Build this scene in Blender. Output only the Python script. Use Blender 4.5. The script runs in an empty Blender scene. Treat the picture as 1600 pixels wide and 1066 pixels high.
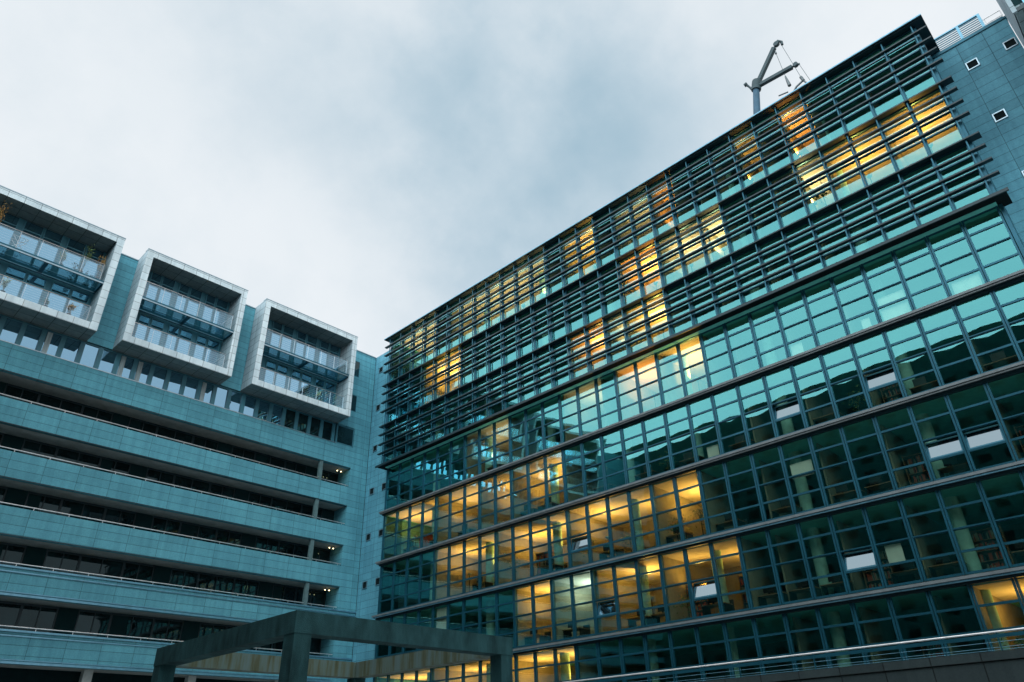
import bpy, math, random
from mathutils import Vector, Matrix
random.seed(7)
R = math.radians
scene = bpy.context.scene
C = scene.collection

# ------------------------------------------------------------------ camera
# world frame: camera at the origin, Z up, X towards the glass office block, Y towards the apartment block
yaw, pitch, roll, fpx = .755, .5333, -.0304, 1120.44
ca, sa, cb, sb, cc, sc_ = math.cos(yaw), math.sin(yaw), math.cos(pitch), math.sin(pitch), math.cos(roll), math.sin(roll)
fw = Vector((ca*cb, sa*cb, sb)); rt = Vector((sa, -ca, 0)); up = rt.cross(fw)
r2 = rt*cc + up*sc_; u2 = up*cc - rt*sc_
cam = bpy.data.objects.new('camera', bpy.data.cameras.new('camera'))
C.objects.link(cam)
cam.matrix_world = Matrix(((r2.x, u2.x, -fw.x, 0), (r2.y, u2.y, -fw.y, 0), (r2.z, u2.z, -fw.z, 0), (0, 0, 0, 1)))
cam.data.sensor_width = 36; cam.data.lens = fpx*36/1600
cam.data.clip_start = .1; cam.data.clip_end = 2000
scene.camera = cam

# ------------------------------------------------------------------ world: overcast sky, thin cloud over a Nishita sky
SUN_EL, SUN_ROT = R(36), R(232)
world = bpy.data.worlds.new('World'); scene.world = world; world.use_nodes = True
nt = world.node_tree; nt.nodes.clear()
def N(nt, t, **kw):
    n = nt.nodes.new(t)
    for k, v in kw.items():
        if k in n.inputs: n.inputs[k].default_value = v
        else: setattr(n, k, v)
    return n
def lk(nt, a, b): nt.links.new(a, b)
def math_(nt, op, a, b=None, c=None, clamp=False):
    n = nt.nodes.new('ShaderNodeMath'); n.operation = op; n.use_clamp = clamp
    for i, v in enumerate((a, b, c)):
        if v is None: continue
        if isinstance(v, (int, float)): n.inputs[i].default_value = v
        else: lk(nt, v, n.inputs[i])
    return n.outputs[0]
def mixc(nt, f, a, b, mode='MIX'):
    n = nt.nodes.new('ShaderNodeMix'); n.data_type = 'RGBA'; n.blend_type = mode
    for s, v in ((n.inputs[0], f), (n.inputs[6], a), (n.inputs[7], b)):
        if isinstance(v, (int, float)): s.default_value = v
        elif isinstance(v, tuple): s.default_value = v if len(v) == 4 else (*v, 1)
        else: lk(nt, v, s)
    return n.outputs[2]
def ramp(nt, f, stops, interp='LINEAR'):
    n = nt.nodes.new('ShaderNodeValToRGB'); n.color_ramp.interpolation = interp
    e = n.color_ramp.elements
    while len(e) < len(stops): e.new(.5)
    for i, (p, c) in enumerate(stops):
        e[i].position = p; e[i].color = (*c, 1) if len(c) == 3 else c
    lk(nt, f, n.inputs[0]); return n.outputs[0]
tc = N(nt, 'ShaderNodeTexCoord'); D = tc.outputs['Generated']
sky = N(nt, 'ShaderNodeTexSky', sky_type='NISHITA', sun_disc=False, sun_elevation=SUN_EL, sun_rotation=SUN_ROT)
n1 = N(nt, 'ShaderNodeTexNoise', Scale=3.4, Detail=7.0, Roughness=.55); lk(nt, D, n1.inputs['Vector'])
n2 = N(nt, 'ShaderNodeTexNoise', Scale=6.0, Detail=7.0, Roughness=.58); lk(nt, D, n2.inputs['Vector'])
def blob(dx, dy, dz, r):
    # wide soft weight round a direction: where the cloud deck is thicker
    v = nt.nodes.new('ShaderNodeVectorMath'); v.operation = 'DISTANCE'; lk(nt, D, v.inputs[0]); v.inputs[1].default_value = (dx, dy, dz)
    d = math_(nt, 'DIVIDE', v.outputs['Value'], r)
    return math_(nt, 'EXPONENT', math_(nt, 'MULTIPLY', math_(nt, 'MULTIPLY', d, d), -1.0))
wsum = math_(nt, 'MULTIPLY', blob(.54, .44, .72, .19), 1.75)
for (bx, by, bz, r_, a_) in ((.42, .45, .79, .12, .42), (.22, .57, .79, .16, .36), (.58, .52, .62, .15, .8), (.50, .36, .79, .10, .3), (.12, .80, .58, .2, .1)):
    wsum = math_(nt, 'ADD', wsum, math_(nt, 'MULTIPLY', blob(bx, by, bz, r_), a_))
fb = N(nt, 'ShaderNodeMapRange', interpolation_type='SMOOTHSTEP'); lk(nt, n1.outputs[0], fb.inputs[0])
fb.inputs[1].default_value = .30; fb.inputs[2].default_value = .68; fb.inputs[3].default_value = .30; fb.inputs[4].default_value = 1.0
dk = math_(nt, 'MULTIPLY', math_(nt, 'MULTIPLY', wsum, fb.outputs[0]), math_(nt, 'MULTIPLY_ADD', n2.outputs[0], 1.2, .3))
dk = math_(nt, 'ADD', dk, math_(nt, 'MULTIPLY', math_(nt, 'SUBTRACT', n2.outputs[0], .44, clamp=True), .35))
dk = math_(nt, 'SUBTRACT', 1.0, math_(nt, 'EXPONENT', math_(nt, 'MULTIPLY', dk, -1.05)))
cloud = ramp(nt, dk, [(0, (.90, .945, .98)), (.5, (.56, .69, .78)), (1, (.32, .50, .62))])
nisk = mixc(nt, 1.0, sky.outputs[0], (.1, .1, .1), 'MULTIPLY')
base = mixc(nt, .94, nisk, cloud)
# an overcast sky is brighter overhead than near the horizon
sx = N(nt, 'ShaderNodeSeparateXYZ'); lk(nt, D, sx.inputs[0])
zr = N(nt, 'ShaderNodeMapRange', interpolation_type='SMOOTHSTEP'); lk(nt, sx.outputs['Z'], zr.inputs[0])
zr.inputs[1].default_value = .84; zr.inputs[2].default_value = 1.0; zr.inputs[3].default_value = .86; zr.inputs[4].default_value = 2.6
# extra brightness added behind the camera to lift glass reflections and wall light
wr = N(nt, 'ShaderNodeMapRange', interpolation_type='SMOOTHSTEP'); lk(nt, sx.outputs['X'], wr.inputs[0])
wr.inputs[1].default_value = .0; wr.inputs[2].default_value = -.6; wr.inputs[3].default_value = 1.0; wr.inputs[4].default_value = 2.5
bg = N(nt, 'ShaderNodeBackground'); lk(nt, base, bg.inputs[0]); lk(nt, math_(nt, 'MULTIPLY', zr.outputs[0], wr.outputs[0]), bg.inputs[1])
wo = N(nt, 'ShaderNodeOutputWorld'); lk(nt, bg.outputs[0], wo.inputs[0])

sun = bpy.data.objects.new('sun', bpy.data.lights.new('sun', 'SUN')); C.objects.link(sun)
sun.data.energy = 1.25; sun.data.angle = R(50); sun.data.color = (.66, .95, 1.0)
sd = Vector((math.sin(SUN_ROT)*math.cos(SUN_EL), math.cos(SUN_ROT)*math.cos(SUN_EL), math.sin(SUN_EL)))
sun.rotation_euler = sd.to_track_quat('Z', 'Y').to_euler()

scene.view_settings.view_transform = 'Standard'; scene.view_settings.look = 'None'
scene.view_settings.exposure = .22; scene.view_settings.gamma = 1
cy = scene.cycles
cy.use_denoising = True; cy.max_bounces = 7; cy.glossy_bounces = 4; cy.transparent_max_bounces = 16
cy.diffuse_bounces = 3; cy.sample_clamp_indirect = 6; cy.caustics_reflective = False; cy.caustics_refractive = False
scene.render.film_transparent = False

# ------------------------------------------------------------------ helpers
class MB:
    def __init__(s): s.v = []; s.f = []; s.m = []; s.sm = []
    def add(s, vs, fs, mi=0, smooth=False):
        o = len(s.v); s.v += [tuple(v) for v in vs]
        s.f += [tuple(o+i for i in f) for f in fs]; s.m += [mi]*len(fs); s.sm += [smooth]*len(fs); return s
    def box(s, x0, x1, y0, y1, z0, z1, mi=0):
        if x0 > x1: x0, x1 = x1, x0
        if y0 > y1: y0, y1 = y1, y0
        vs = [(x, y, z) for x in (x0, x1) for y in (y0, y1) for z in (z0, z1)]
        return s.add(vs, [(0, 1, 3, 2), (4, 6, 7, 5), (0, 4, 5, 1), (2, 3, 7, 6), (0, 2, 6, 4), (1, 5, 7, 3)], mi)
    def tube(s, pts, r, n=8, mi=0, r1=None, caps=True):
        pts = [Vector(p) for p in pts]; k = len(pts); vs = []; fs = []
        for i, p in enumerate(pts):
            d = (pts[min(i+1, k-1)] - pts[max(i-1, 0)]).normalized()
            a = d.cross(Vector((0, 0, 1)) if abs(d.z) < .9 else Vector((1, 0, 0))).normalized(); b = d.cross(a)
            rr = r if r1 is None else r + (r1-r)*i/max(1, k-1)
            vs += [p + (a*math.cos(t) + b*math.sin(t))*rr for t in [2*math.pi*j/n for j in range(n)]]
        for i in range(k-1):
            fs += [(i*n+j, i*n+(j+1) % n, (i+1)*n+(j+1) % n, (i+1)*n+j) for j in range(n)]
        s.add(vs, fs, mi, True)
        if caps: s.add(vs[:n], [tuple(range(n))[::-1]], mi); s.add(vs[-n:], [tuple(range(n))], mi)
        return s
    def lathe(s, c, prof, n=14, mi=0):
        vs = [(c[0]+r*math.cos(2*math.pi*j/n), c[1]+r*math.sin(2*math.pi*j/n), c[2]+z) for r, z in prof for j in range(n)]
        fs = [(i*n+j, i*n+(j+1) % n, (i+1)*n+(j+1) % n, (i+1)*n+j) for i in range(len(prof)-1) for j in range(n)]
        return s.add(vs, fs, mi, True)
    def build(s, name, mats, parent=None):
        me = bpy.data.meshes.new(name); me.from_pydata(s.v, [], s.f)
        for m in (mats if isinstance(mats, (list, tuple)) else [mats]): me.materials.append(m)
        me.polygons.foreach_set('material_index', s.m); me.polygons.foreach_set('use_smooth', s.sm); me.update()
        o = bpy.data.objects.new(name, me); C.objects.link(o)
        if parent: o.parent = parent; o.matrix_parent_inverse = Matrix.Identity(4); o.location = -parent_loc(parent)
        return o
def parent_loc(p):
    v = Vector((0, 0, 0))
    while p: v += p.location; p = p.parent
    return v
def tag(o, label=None, cat=None, group=None, kind=None):
    for k, v in (('label', label), ('category', cat), ('group', group), ('kind', kind)):
        if v: o[k] = v
    return o
def thing(name, loc, label, cat, group=None):
    o = bpy.data.objects.new(name, None); C.objects.link(o); o.location = loc; o.empty_display_size = .3
    return tag(o, label, cat, group)

# ------------------------------------------------------------------ materials
def mat(name):
    m = bpy.data.materials.new(name); m.use_nodes = True; m.node_tree.nodes.clear()
    out = m.node_tree.nodes.new('ShaderNodeOutputMaterial'); return m, m.node_tree, out
def pbr(name, col, rough=.6, metal=0., noise=.12, nscale=3.0, bump=0., bscale=40., col2=None, stretch=None):
    m, t, out = mat(name)
    b = N(t, 'ShaderNodeBsdfPrincipled', Roughness=rough, Metallic=metal); b.inputs['Specular IOR Level'].default_value = .1 if rough > .75 else .5
    g = N(t, 'ShaderNodeNewGeometry'); pos = g.outputs['Position']
    if stretch:
        mp = N(t, 'ShaderNodeMapping'); mp.inputs['Scale'].default_value = stretch; lk(t, pos, mp.inputs[0]); pos = mp.outputs[0]
    n = N(t, 'ShaderNodeTexNoise', Scale=nscale, Detail=6.0, Roughness=.6); lk(t, pos, n.inputs['Vector'])
    c2 = col2 or tuple(c*(1-noise*2) for c in col); c1 = tuple(min(1, c*(1+noise)) for c in col)
    lk(t, ramp(t, n.outputs[0], [(.3, c2), (.7, c1)]), b.inputs['Base Color'])
    if bump:
        n3 = N(t, 'ShaderNodeTexNoise', Scale=bscale, Detail=4.0); lk(t, g.outputs['Position'], n3.inputs['Vector'])
        bp = N(t, 'ShaderNodeBump', Strength=bump, Distance=.02); lk(t, n3.outputs[0], bp.inputs['Height']); lk(t, bp.outputs[0], b.inputs['Normal'])
    lk(t, b.outputs[0], out.inputs[0]); return m
def stone(name, axis, w, h, col, zoff, uoff=0., joint=.016, dark=.50, axis2='Z', grit=1.):
    # granite cladding: stack-bonded slabs with recessed joints; each slab differs slightly; streaks of damp
    m, t, out = mat(name)
    b = N(t, 'ShaderNodeBsdfPrincipled', Roughness=.7); b.inputs['Specular IOR Level'].default_value = .2
    g = N(t, 'ShaderNodeNewGeometry'); s = N(t, 'ShaderNodeSeparateXYZ'); lk(t, g.outputs['Position'], s.inputs[0])
    c = N(t, 'ShaderNodeCombineXYZ')
    lk(t, math_(t, 'ADD', s.outputs[axis], 300*w - uoff), c.inputs[0]); lk(t, math_(t, 'ADD', s.outputs[axis2], 300*h - zoff), c.inputs[1])
    br = N(t, 'ShaderNodeTexBrick', offset=0.0, Scale=1.0); lk(t, c.outputs[0], br.inputs['Vector'])
    br.inputs['Mortar Size'].default_value = joint; br.inputs['Mortar Smooth'].default_value = .1
    br.inputs['Brick Width'].default_value = w; br.inputs['Row Height'].default_value = h; br.inputs['Bias'].default_value = 0
    br.inputs['Color1'].default_value = (*[x*.90 for x in col], 1); br.inputs['Color2'].default_value = (*[x*1.08 for x in col], 1)
    br.inputs['Mortar'].default_value = (*[x*dark for x in col], 1)
    nf = N(t, 'ShaderNodeTexNoise', Scale=14.0, Detail=8.0, Roughness=.8); lk(t, g.outputs['Position'], nf.inputs['Vector'])
    nl = N(t, 'ShaderNodeTexNoise', Scale=.35, Detail=4.0, Roughness=.6); lk(t, g.outputs['Position'], nl.inputs['Vector'])
    mp = N(t, 'ShaderNodeMapping'); mp.inputs['Scale'].default_value = (3, 3, .18); lk(t, g.outputs['Position'], mp.inputs[0])
    nst = N(t, 'ShaderNodeTexNoise', Scale=1.2, Detail=5.0); lk(t, mp.outputs[0], nst.inputs['Vector'])
    k = mixc(t, 1.0, br.outputs[0], ramp(t, nf.outputs[0], [(.25, (1-.32*grit, 1-.30*grit, 1-.28*grit)), (.75, (1+.25*grit, 1+.24*grit, 1+.22*grit))]), 'MULTIPLY')
    k = mixc(t, 1.0, k, ramp(t, nl.outputs[0], [(.3, (.84, .86, .88)), (.7, (1.1, 1.09, 1.08))]), 'MULTIPLY')
    k = mixc(t, 1.0, k, ramp(t, nst.outputs[0], [(.35, (.86, .88, .89)), (.6, (1.03, 1.03, 1.03))]), 'MULTIPLY')
    lk(t, k, b.inputs['Base Color'])
    bp = N(t, 'ShaderNodeBump', Strength=.6, Distance=.01); lk(t, math_(t, 'MULTIPLY_ADD', br.outputs['Fac'], -1.0, math_(t, 'MULTIPLY', nf.outputs[0], .3)), bp.inputs['Height'])
    lk(t, bp.outputs[0], b.inputs['Normal']); lk(t, b.outputs[0], out.inputs[0]); return m
def coated_glass(name, refl, trans, f0=.42, f1=.9):
    # solar-control glazing: tinted mirror coat over tinted see-through pane
    m, t, out = mat(name)
    lw = N(t, 'ShaderNodeLayerWeight', Blend=.35)
    fac = N(t, 'ShaderNodeMapRange'); lk(t, lw.outputs['Facing'], fac.inputs[0]); fac.inputs[3].default_value = f0; fac.inputs[4].default_value = f1
    gl = N(t, 'ShaderNodeBsdfGlossy', Roughness=.01); gl.inputs['Color'].default_value = (*refl, 1)
    tr = N(t, 'ShaderNodeBsdfTransparent'); tr.inputs['Color'].default_value = (*trans, 1)
    mx = N(t, 'ShaderNodeMixShader'); lk(t, fac.outputs[0], mx.inputs[0]); lk(t, tr.outputs[0], mx.inputs[1]); lk(t, gl.outputs[0], mx.inputs[2])
    lk(t, mx.outputs[0], out.inputs[0]); return m
def emit(name, col, st):
    m, t, out = mat(name); e = N(t, 'ShaderNodeEmission', Strength=st); e.inputs[0].default_value = (*col, 1); lk(t, e.outputs[0], out.inputs[0]); return m
def house_glass(name, inner, refl, f):
    m, t, out = mat(name)
    lw = N(t, 'ShaderNodeLayerWeight', Blend=.3)
    fac = N(t, 'ShaderNodeMapRange'); lk(t, lw.outputs['Facing'], fac.inputs[0]); fac.inputs[3].default_value = f; fac.inputs[4].default_value = min(1, f+.4)
    gl = N(t, 'ShaderNodeBsdfGlossy', Roughness=.015); gl.inputs['Color'].default_value = (*refl, 1)
    g = N(t, 'ShaderNodeNewGeometry')
    n = N(t, 'ShaderNodeTexNoise', Scale=1.1, Detail=4.0); lk(t, g.outputs['Position'], n.inputs['Vector'])
    df = N(t, 'ShaderNodeBsdfDiffuse'); lk(t, ramp(t, n.outputs[0], [(.35, tuple(x*.4 for x in inner)), (.7, tuple(x*1.5 for x in inner))]), df.inputs[0])
    nb = N(t, 'ShaderNodeTexNoise', Scale=.8, Detail=1.0); lk(t, g.outputs['Position'], nb.inputs['Vector'])
    bp = N(t, 'ShaderNodeBump', Strength=.25, Distance=.02); lk(t, nb.outputs[0], bp.inputs['Height']); lk(t, bp.outputs[0], gl.inputs['Normal'])
    mx = N(t, 'ShaderNodeMixShader'); lk(t, fac.outputs[0], mx.inputs[0]); lk(t, df.outputs[0], mx.inputs[1]); lk(t, gl.outputs[0], mx.inputs[2])
    lk(t, mx.outputs[0], out.inputs[0]); return m

STONE_L = stone('granite_cladding_front', 'X', 1.87, .5175, (.115, .355, .435), 18.17, 8.26)
STONE_Y = stone('granite_cladding_side', 'Y', 1.17, .5175, (.115, .335, .43), 18.17, -1.37)
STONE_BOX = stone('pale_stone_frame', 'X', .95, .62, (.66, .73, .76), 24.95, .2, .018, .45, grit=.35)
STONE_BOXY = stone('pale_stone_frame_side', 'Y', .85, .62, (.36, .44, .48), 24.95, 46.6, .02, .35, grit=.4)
LEDGE_D = pbr('grey_post_paint', (.10, .17, .18), .7)
SOFFIT = pbr('soffit_concrete', (.44, .47, .46), .8, noise=.12, nscale=1.5)
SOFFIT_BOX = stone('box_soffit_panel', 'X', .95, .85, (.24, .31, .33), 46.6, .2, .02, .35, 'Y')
MATT = pbr('matt_black', (.008, .016, .018), .95)
CONC = pbr('pergola_concrete', (.026, .076, .082), .85, noise=.28, nscale=2.2, bump=.6, bscale=60, stretch=(1.6, 1.6, .55))
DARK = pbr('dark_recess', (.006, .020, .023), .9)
PANEL = pbr('teal_panel', (.010, .036, .040), .9, nscale=.8)
FRAME = pbr('teal_blue_metal', (.014, .10, .145), .35, .5, nscale=1.2)
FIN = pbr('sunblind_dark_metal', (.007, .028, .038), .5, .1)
NOSE = pbr('satin_aluminium', (.35, .46, .52), .3, .8)
LEDGE = pbr('ledge_blue_metal', (.16, .36, .48), .3, .5)
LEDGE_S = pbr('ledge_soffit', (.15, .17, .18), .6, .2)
WIN_FRAME = pbr('apartment_window_frame', (.05, .19, .25), .5, nscale=.9)
RAILM = pbr('stainless_rail', (.72, .70, .70), .3, .7)
SHUTTER = pbr('curtain_fabric', (.42, .50, .52), .85, noise=.25, nscale=2, stretch=(14, 14, .5))
GLASS = coated_glass('solar_control_glass', (.22, .73, .75), (.68, .78, .68), .28, .44)
SASHG = coated_glass('tilted_sash_glass', (.17, .215, .235), (.3, .45, .42), .85, .95)
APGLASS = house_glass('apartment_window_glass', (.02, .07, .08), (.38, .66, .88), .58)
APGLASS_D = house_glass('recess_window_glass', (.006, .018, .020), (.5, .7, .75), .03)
CLEAR = coated_glass('clear_balustrade_glass', (.62, .85, 1.0), (.84, .95, .98), .13, .6)
CANOPY = coated_glass('walkway_glass', (.30, .6, .7), (.35, .6, .65), .35, .8)
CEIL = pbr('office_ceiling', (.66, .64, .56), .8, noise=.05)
CEIL_T = pbr('office_ceiling_daylight_tint', (.20, .80, .70), .7, noise=.08)  # unlit rooms: daylight tinted by the glass is put into the ceiling colour
INWALL = pbr('office_wall', (.34, .33, .25), .85, noise=.08)
INPALE = pbr('blind_fabric', (.78, .84, .80), .8, noise=.06)
INFLOOR = pbr('office_carpet', (.16, .24, .22), .95)
COLM = pbr('office_column', (.42, .80, .72), .6)  # teal of the daylight through the glass is mixed into the column colour
DESKM = pbr('desk_wood', (.30, .18, .09), .5, nscale=6)
BLACK = pbr('black_plastic', (.015, .02, .022), .4)
REDB = pbr('red_cabinet', (.5, .08, .03), .5)
LEAF = pbr('plant_leaf_green', (.12, .20, .06), .6, noise=.4, nscale=9)
LEAF_O = pbr('plant_leaf_autumn', (.55, .32, .09), .6, noise=.4, nscale=9)
LEAF_P = pbr('plant_leaf_pale', (.42, .45, .22), .6, noise=.3, nscale=9)
TERRA = pbr('terracotta', (.28, .12, .08), .8)
DPOT = pbr('dark_pot', (.04, .07, .08), .6)
STEM = pbr('plant_stem', (.10, .07, .04), .8)
CRANE = pbr('crane_grey_paint', (.028, .055, .065), .7, .0, nscale=2)
CRANE_B = pbr('crane_boom_paint', (.035, .10, .16), .7, .0, nscale=2)
CABLE = pbr('steel_cable', (.10, .12, .13), .5, .3)
PAVE = stone('courtyard_paving', 'X', .6, .6, (.34, .36, .36), 0, axis2='Y')
OPP = pbr('opposite_render', (.02, .085, .085), .9, noise=.2, nscale=.5)
DGRAN = stone('dark_granite', 'Y', 1.45, 1.2, (.028, .040, .042), 2.3, .4, .02, .25)
LAMP_W = emit('lamp_bulb_warm', (1, .62, .2), 14)
SPOT_W = emit('balcony_lamp_bulb', (1, .80, .42), 7)
SCREEN = emit('monitor_screen_glow', (.55, .8, 1), 1.2)

# stained concrete: rust and algae streaks running down the far beams
def stained():
    m, t, out = mat('stained_concrete'); b = N(t, 'ShaderNodeBsdfPrincipled', Roughness=.9)
    g = N(t, 'ShaderNodeNewGeometry'); mp = N(t, 'ShaderNodeMapping'); mp.inputs['Scale'].default_value = (3.2, 3.2, .35); lk(t, g.outputs['Position'], mp.inputs[0])
    n = N(t, 'ShaderNodeTexNoise', Scale=1.3, Detail=6.0, Roughness=.65); lk(t, mp.outputs[0], n.inputs['Vector'])
    lk(t, ramp(t, n.outputs[0], [(.36, (.11, .17, .17)), (.48, (.10, .145, .12)), (.56, (.085, .095, .055)), (.66, (.05, .07, .035)), (.75, (.13, .18, .18))]), b.inputs['Base Color'])
    lk(t, b.outputs[0], out.inputs[0]); return m
STAIN = stained()

# ------------------------------------------------------------------ ground
tag(MB().box(-300, 300, -300, 300, -2.1, -1.6).build('courtyard', PAVE), kind='structure')

# ------------------------------------------------------------------ apartment block (left)
YL = 48.3; XC = 33.1; XR = 31.45; XW = -12.0; TOP = 32.35
ap = thing('apartment_building', (10, YL, -1.6), 'blue-grey granite apartment block with long recessed balconies and three projecting balcony boxes', 'building')
bands = [(23.18, 21.33), (19.72, 18.17), (16.60, 15.03), (13.46, 11.88), (10.28, 8.72), (7.02, 5.34)]
w = MB()
for t_, b_ in bands: w.box(XW, XR, YL, YL+.30, b_, t_)
w.box(XR, XC, YL, YL+1.8, -1.6, 23.18)                      # solid end bay
for x0, x1 in ((10.21, 11.81), (19.5, 21.1)): w.box(x0, x1, YL, YL+.8, 24.9, TOP)
w.box(29.85, XC, YL, YL+.8, 24.87, TOP); w.box(31.53, XC, YL+.002, YL+.8, 23.18, 24.87)
w.box(XW, -1, YL, YL+.8, 24.9, TOP)
w.build('wall', STONE_L, ap)
s = MB()
for t_, b_ in bands: s.box(XW, XR, YL+.30, YL+1.8, b_+.004, b_+.26)
s.build('balcony_soffit', SOFFIT, ap)
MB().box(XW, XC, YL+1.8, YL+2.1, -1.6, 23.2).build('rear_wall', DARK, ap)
e = MB()
for t_, b_ in bands[1:]:                                       # dark drip groove below each parapet lip
    e.box(XW, XR, YL-.025, YL, b_, b_+.05)
e.box(XW, XR, YL-.025, YL, 21.33, 21.38)
e.build('drip_edge', FIN, ap)
c = MB()
for z in (10.28, 7.02): c.box(XW, XC, YL-.07, YL, z-.10, z)
for z in (10.02, 6.76): c.box(XW, XC, YL-.04, YL, z-.07, z)
for z in (8.95, 5.56): c.box(XW, XR, YL-.03, YL, z-.05, z)
for z in (8.80, 5.42): c.box(XW, XR, YL-.07, YL, z-.08, z+.04)
c.build('cornice', LEDGE, ap)
r = MB().box(XW, XC, YL-.06, YL+.8, TOP, TOP+.07); r.build('roof_edge', NOSE, ap)
MB().box(XW, XC, YL+2.15, YL+14, -1.6, TOP-.3).build('rear_block', STONE_L, ap)
MB().box(XW, XC, YL+.8, YL+2.14, 23.3, TOP-.02).build('rear_block', STONE_L, ap)
for i, (t_, b_) in enumerate(bands[1:]):
    h = MB(); zr_ = t_ + .17
    h.tube([(XW, YL+.1, zr_), (XR-.02, YL+.1, zr_)], .035, 6)
    for x in [XR-.3-1.9*j for j in range(20)]: h.box(x, x+.03, YL+.085, YL+.115, t_, zr_)
    h.build('handrail', RAILM, ap)
    z0, z1 = b_+.262, (bands[i][1])
    MB().box(28.60, 28.88, YL+.01, YL+.28, t_, z1).build('balcony_post', LEDGE_D, ap)
    x = XR; k = 0                                              # windows and panels on the back wall of the recess
    while x > 2.5:
        ww = (1.9, 1.1, 1.9, 2.6)[(k + i) % 4]; x0 = x-ww
        if (k + i) % 4 in (1,):
            MB().box(x0+.02, x-.02, YL+1.70, YL+1.8, z0, z1-.02).build('infill_panel', PANEL, ap)
        else:
            o = MB(); o.box(x0, x0+.07, YL+1.72, YL+1.8, z0, z1); o.box(x-.07, x, YL+1.72, YL+1.8, z0, z1); o.box(x0+.07, x-.07, YL+1.72, YL+1.8, z1-.12, z1-.003)
            if ww > 1.5: o.box((x0+x)/2-.03, (x0+x)/2+.03, YL+1.73, YL+1.8, z0, z1-.12)
            f = o.build('recess_window', FIN, ap)
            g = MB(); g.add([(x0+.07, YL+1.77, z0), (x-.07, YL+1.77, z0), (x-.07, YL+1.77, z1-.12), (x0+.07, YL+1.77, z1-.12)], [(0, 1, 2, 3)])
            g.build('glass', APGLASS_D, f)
            if (k*7+i*3) % 5 == 1:
                MB().box(x0+.1, x0+.1+ww*.35, YL+1.74, YL+1.755, z0, z1-.15).build('curtain', PANEL, f)
        x = x0; k += 1
# columns of the open ground floor
for x in (3.3, 9.4, 15.3, 21.4, 27.4):
    MB().box(x, x+.5, YL+.5, YL+1.0, -1.6, 5.34).build('pillar', SOFFIT, ap)
# strip of windows below the boxes
strip_x = [31.53-.17, 29.70] + [29.56-1.147*i for i in range(1, 30)]
f = MB(); f.box(29.84, 31.52, YL+.06, YL+.12, 23.22, 24.86); 
f.box(29.78, 29.84, YL, YL+.12, 23.2, 24.86)
fo = f.build('corner_window', WIN_FRAME, ap)
MB().box(29.95, 31.42, YL+.045, YL+.059, 23.32, 24.76).build('glass', APGLASS_D, fo)
for i in range(27):
    xc = 29.56-1.147*i; x0, x1 = xc-1.147+.15, xc-.15
    o = MB(); o.box(xc-.147, xc+.147, YL+.10, YL+.35, 23.2, 24.88)
    o.box(x0-.003, x1+.003, YL+.11, YL+.3, 23.2, 23.27); o.box(x0-.003, x1+.003, YL+.11, YL+.3, 24.80, 24.88)
    fo = o.build('window', WIN_FRAME, ap)
    t1, t2 = random.uniform(-.012, .012), random.uniform(-.012, .012)
    MB().add([(x0, YL+.2+t1, 23.27), (x1, YL+.2-t1, 23.27), (x1, YL+.2-t1+t2, 24.80), (x0, YL+.2+t1+t2, 24.80)], [(0, 1, 2, 3)]).build('glass', APGLASS if i > 3 else APGLASS_D, fo)
    if i in (9, 13, 14, 18):
        MB().box(x0+.05, x0+.35, YL+.17, YL+.19, 23.3, 24.78).build('curtain', SHUTTER, fo)
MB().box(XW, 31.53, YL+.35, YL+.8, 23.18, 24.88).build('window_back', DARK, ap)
MB().box(XW, 29.85, YL-.03, YL+.1, 23.14, 23.2).build('window_sill', NOSE, ap)
# slim windows beside the last box
for z0, z1 in ((29.8, 31.3), (26.45, 27.95)):
    o = MB(); o.box(30.93, 31.42, YL-.012, YL, z0, z1); fo = o.build('slim_window', FRAME, ap)
    MB().box(30.98, 31.37, YL-.02, YL-.012, z0+.06, z1-.06).build('glass', APGLASS_D, fo)

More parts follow.
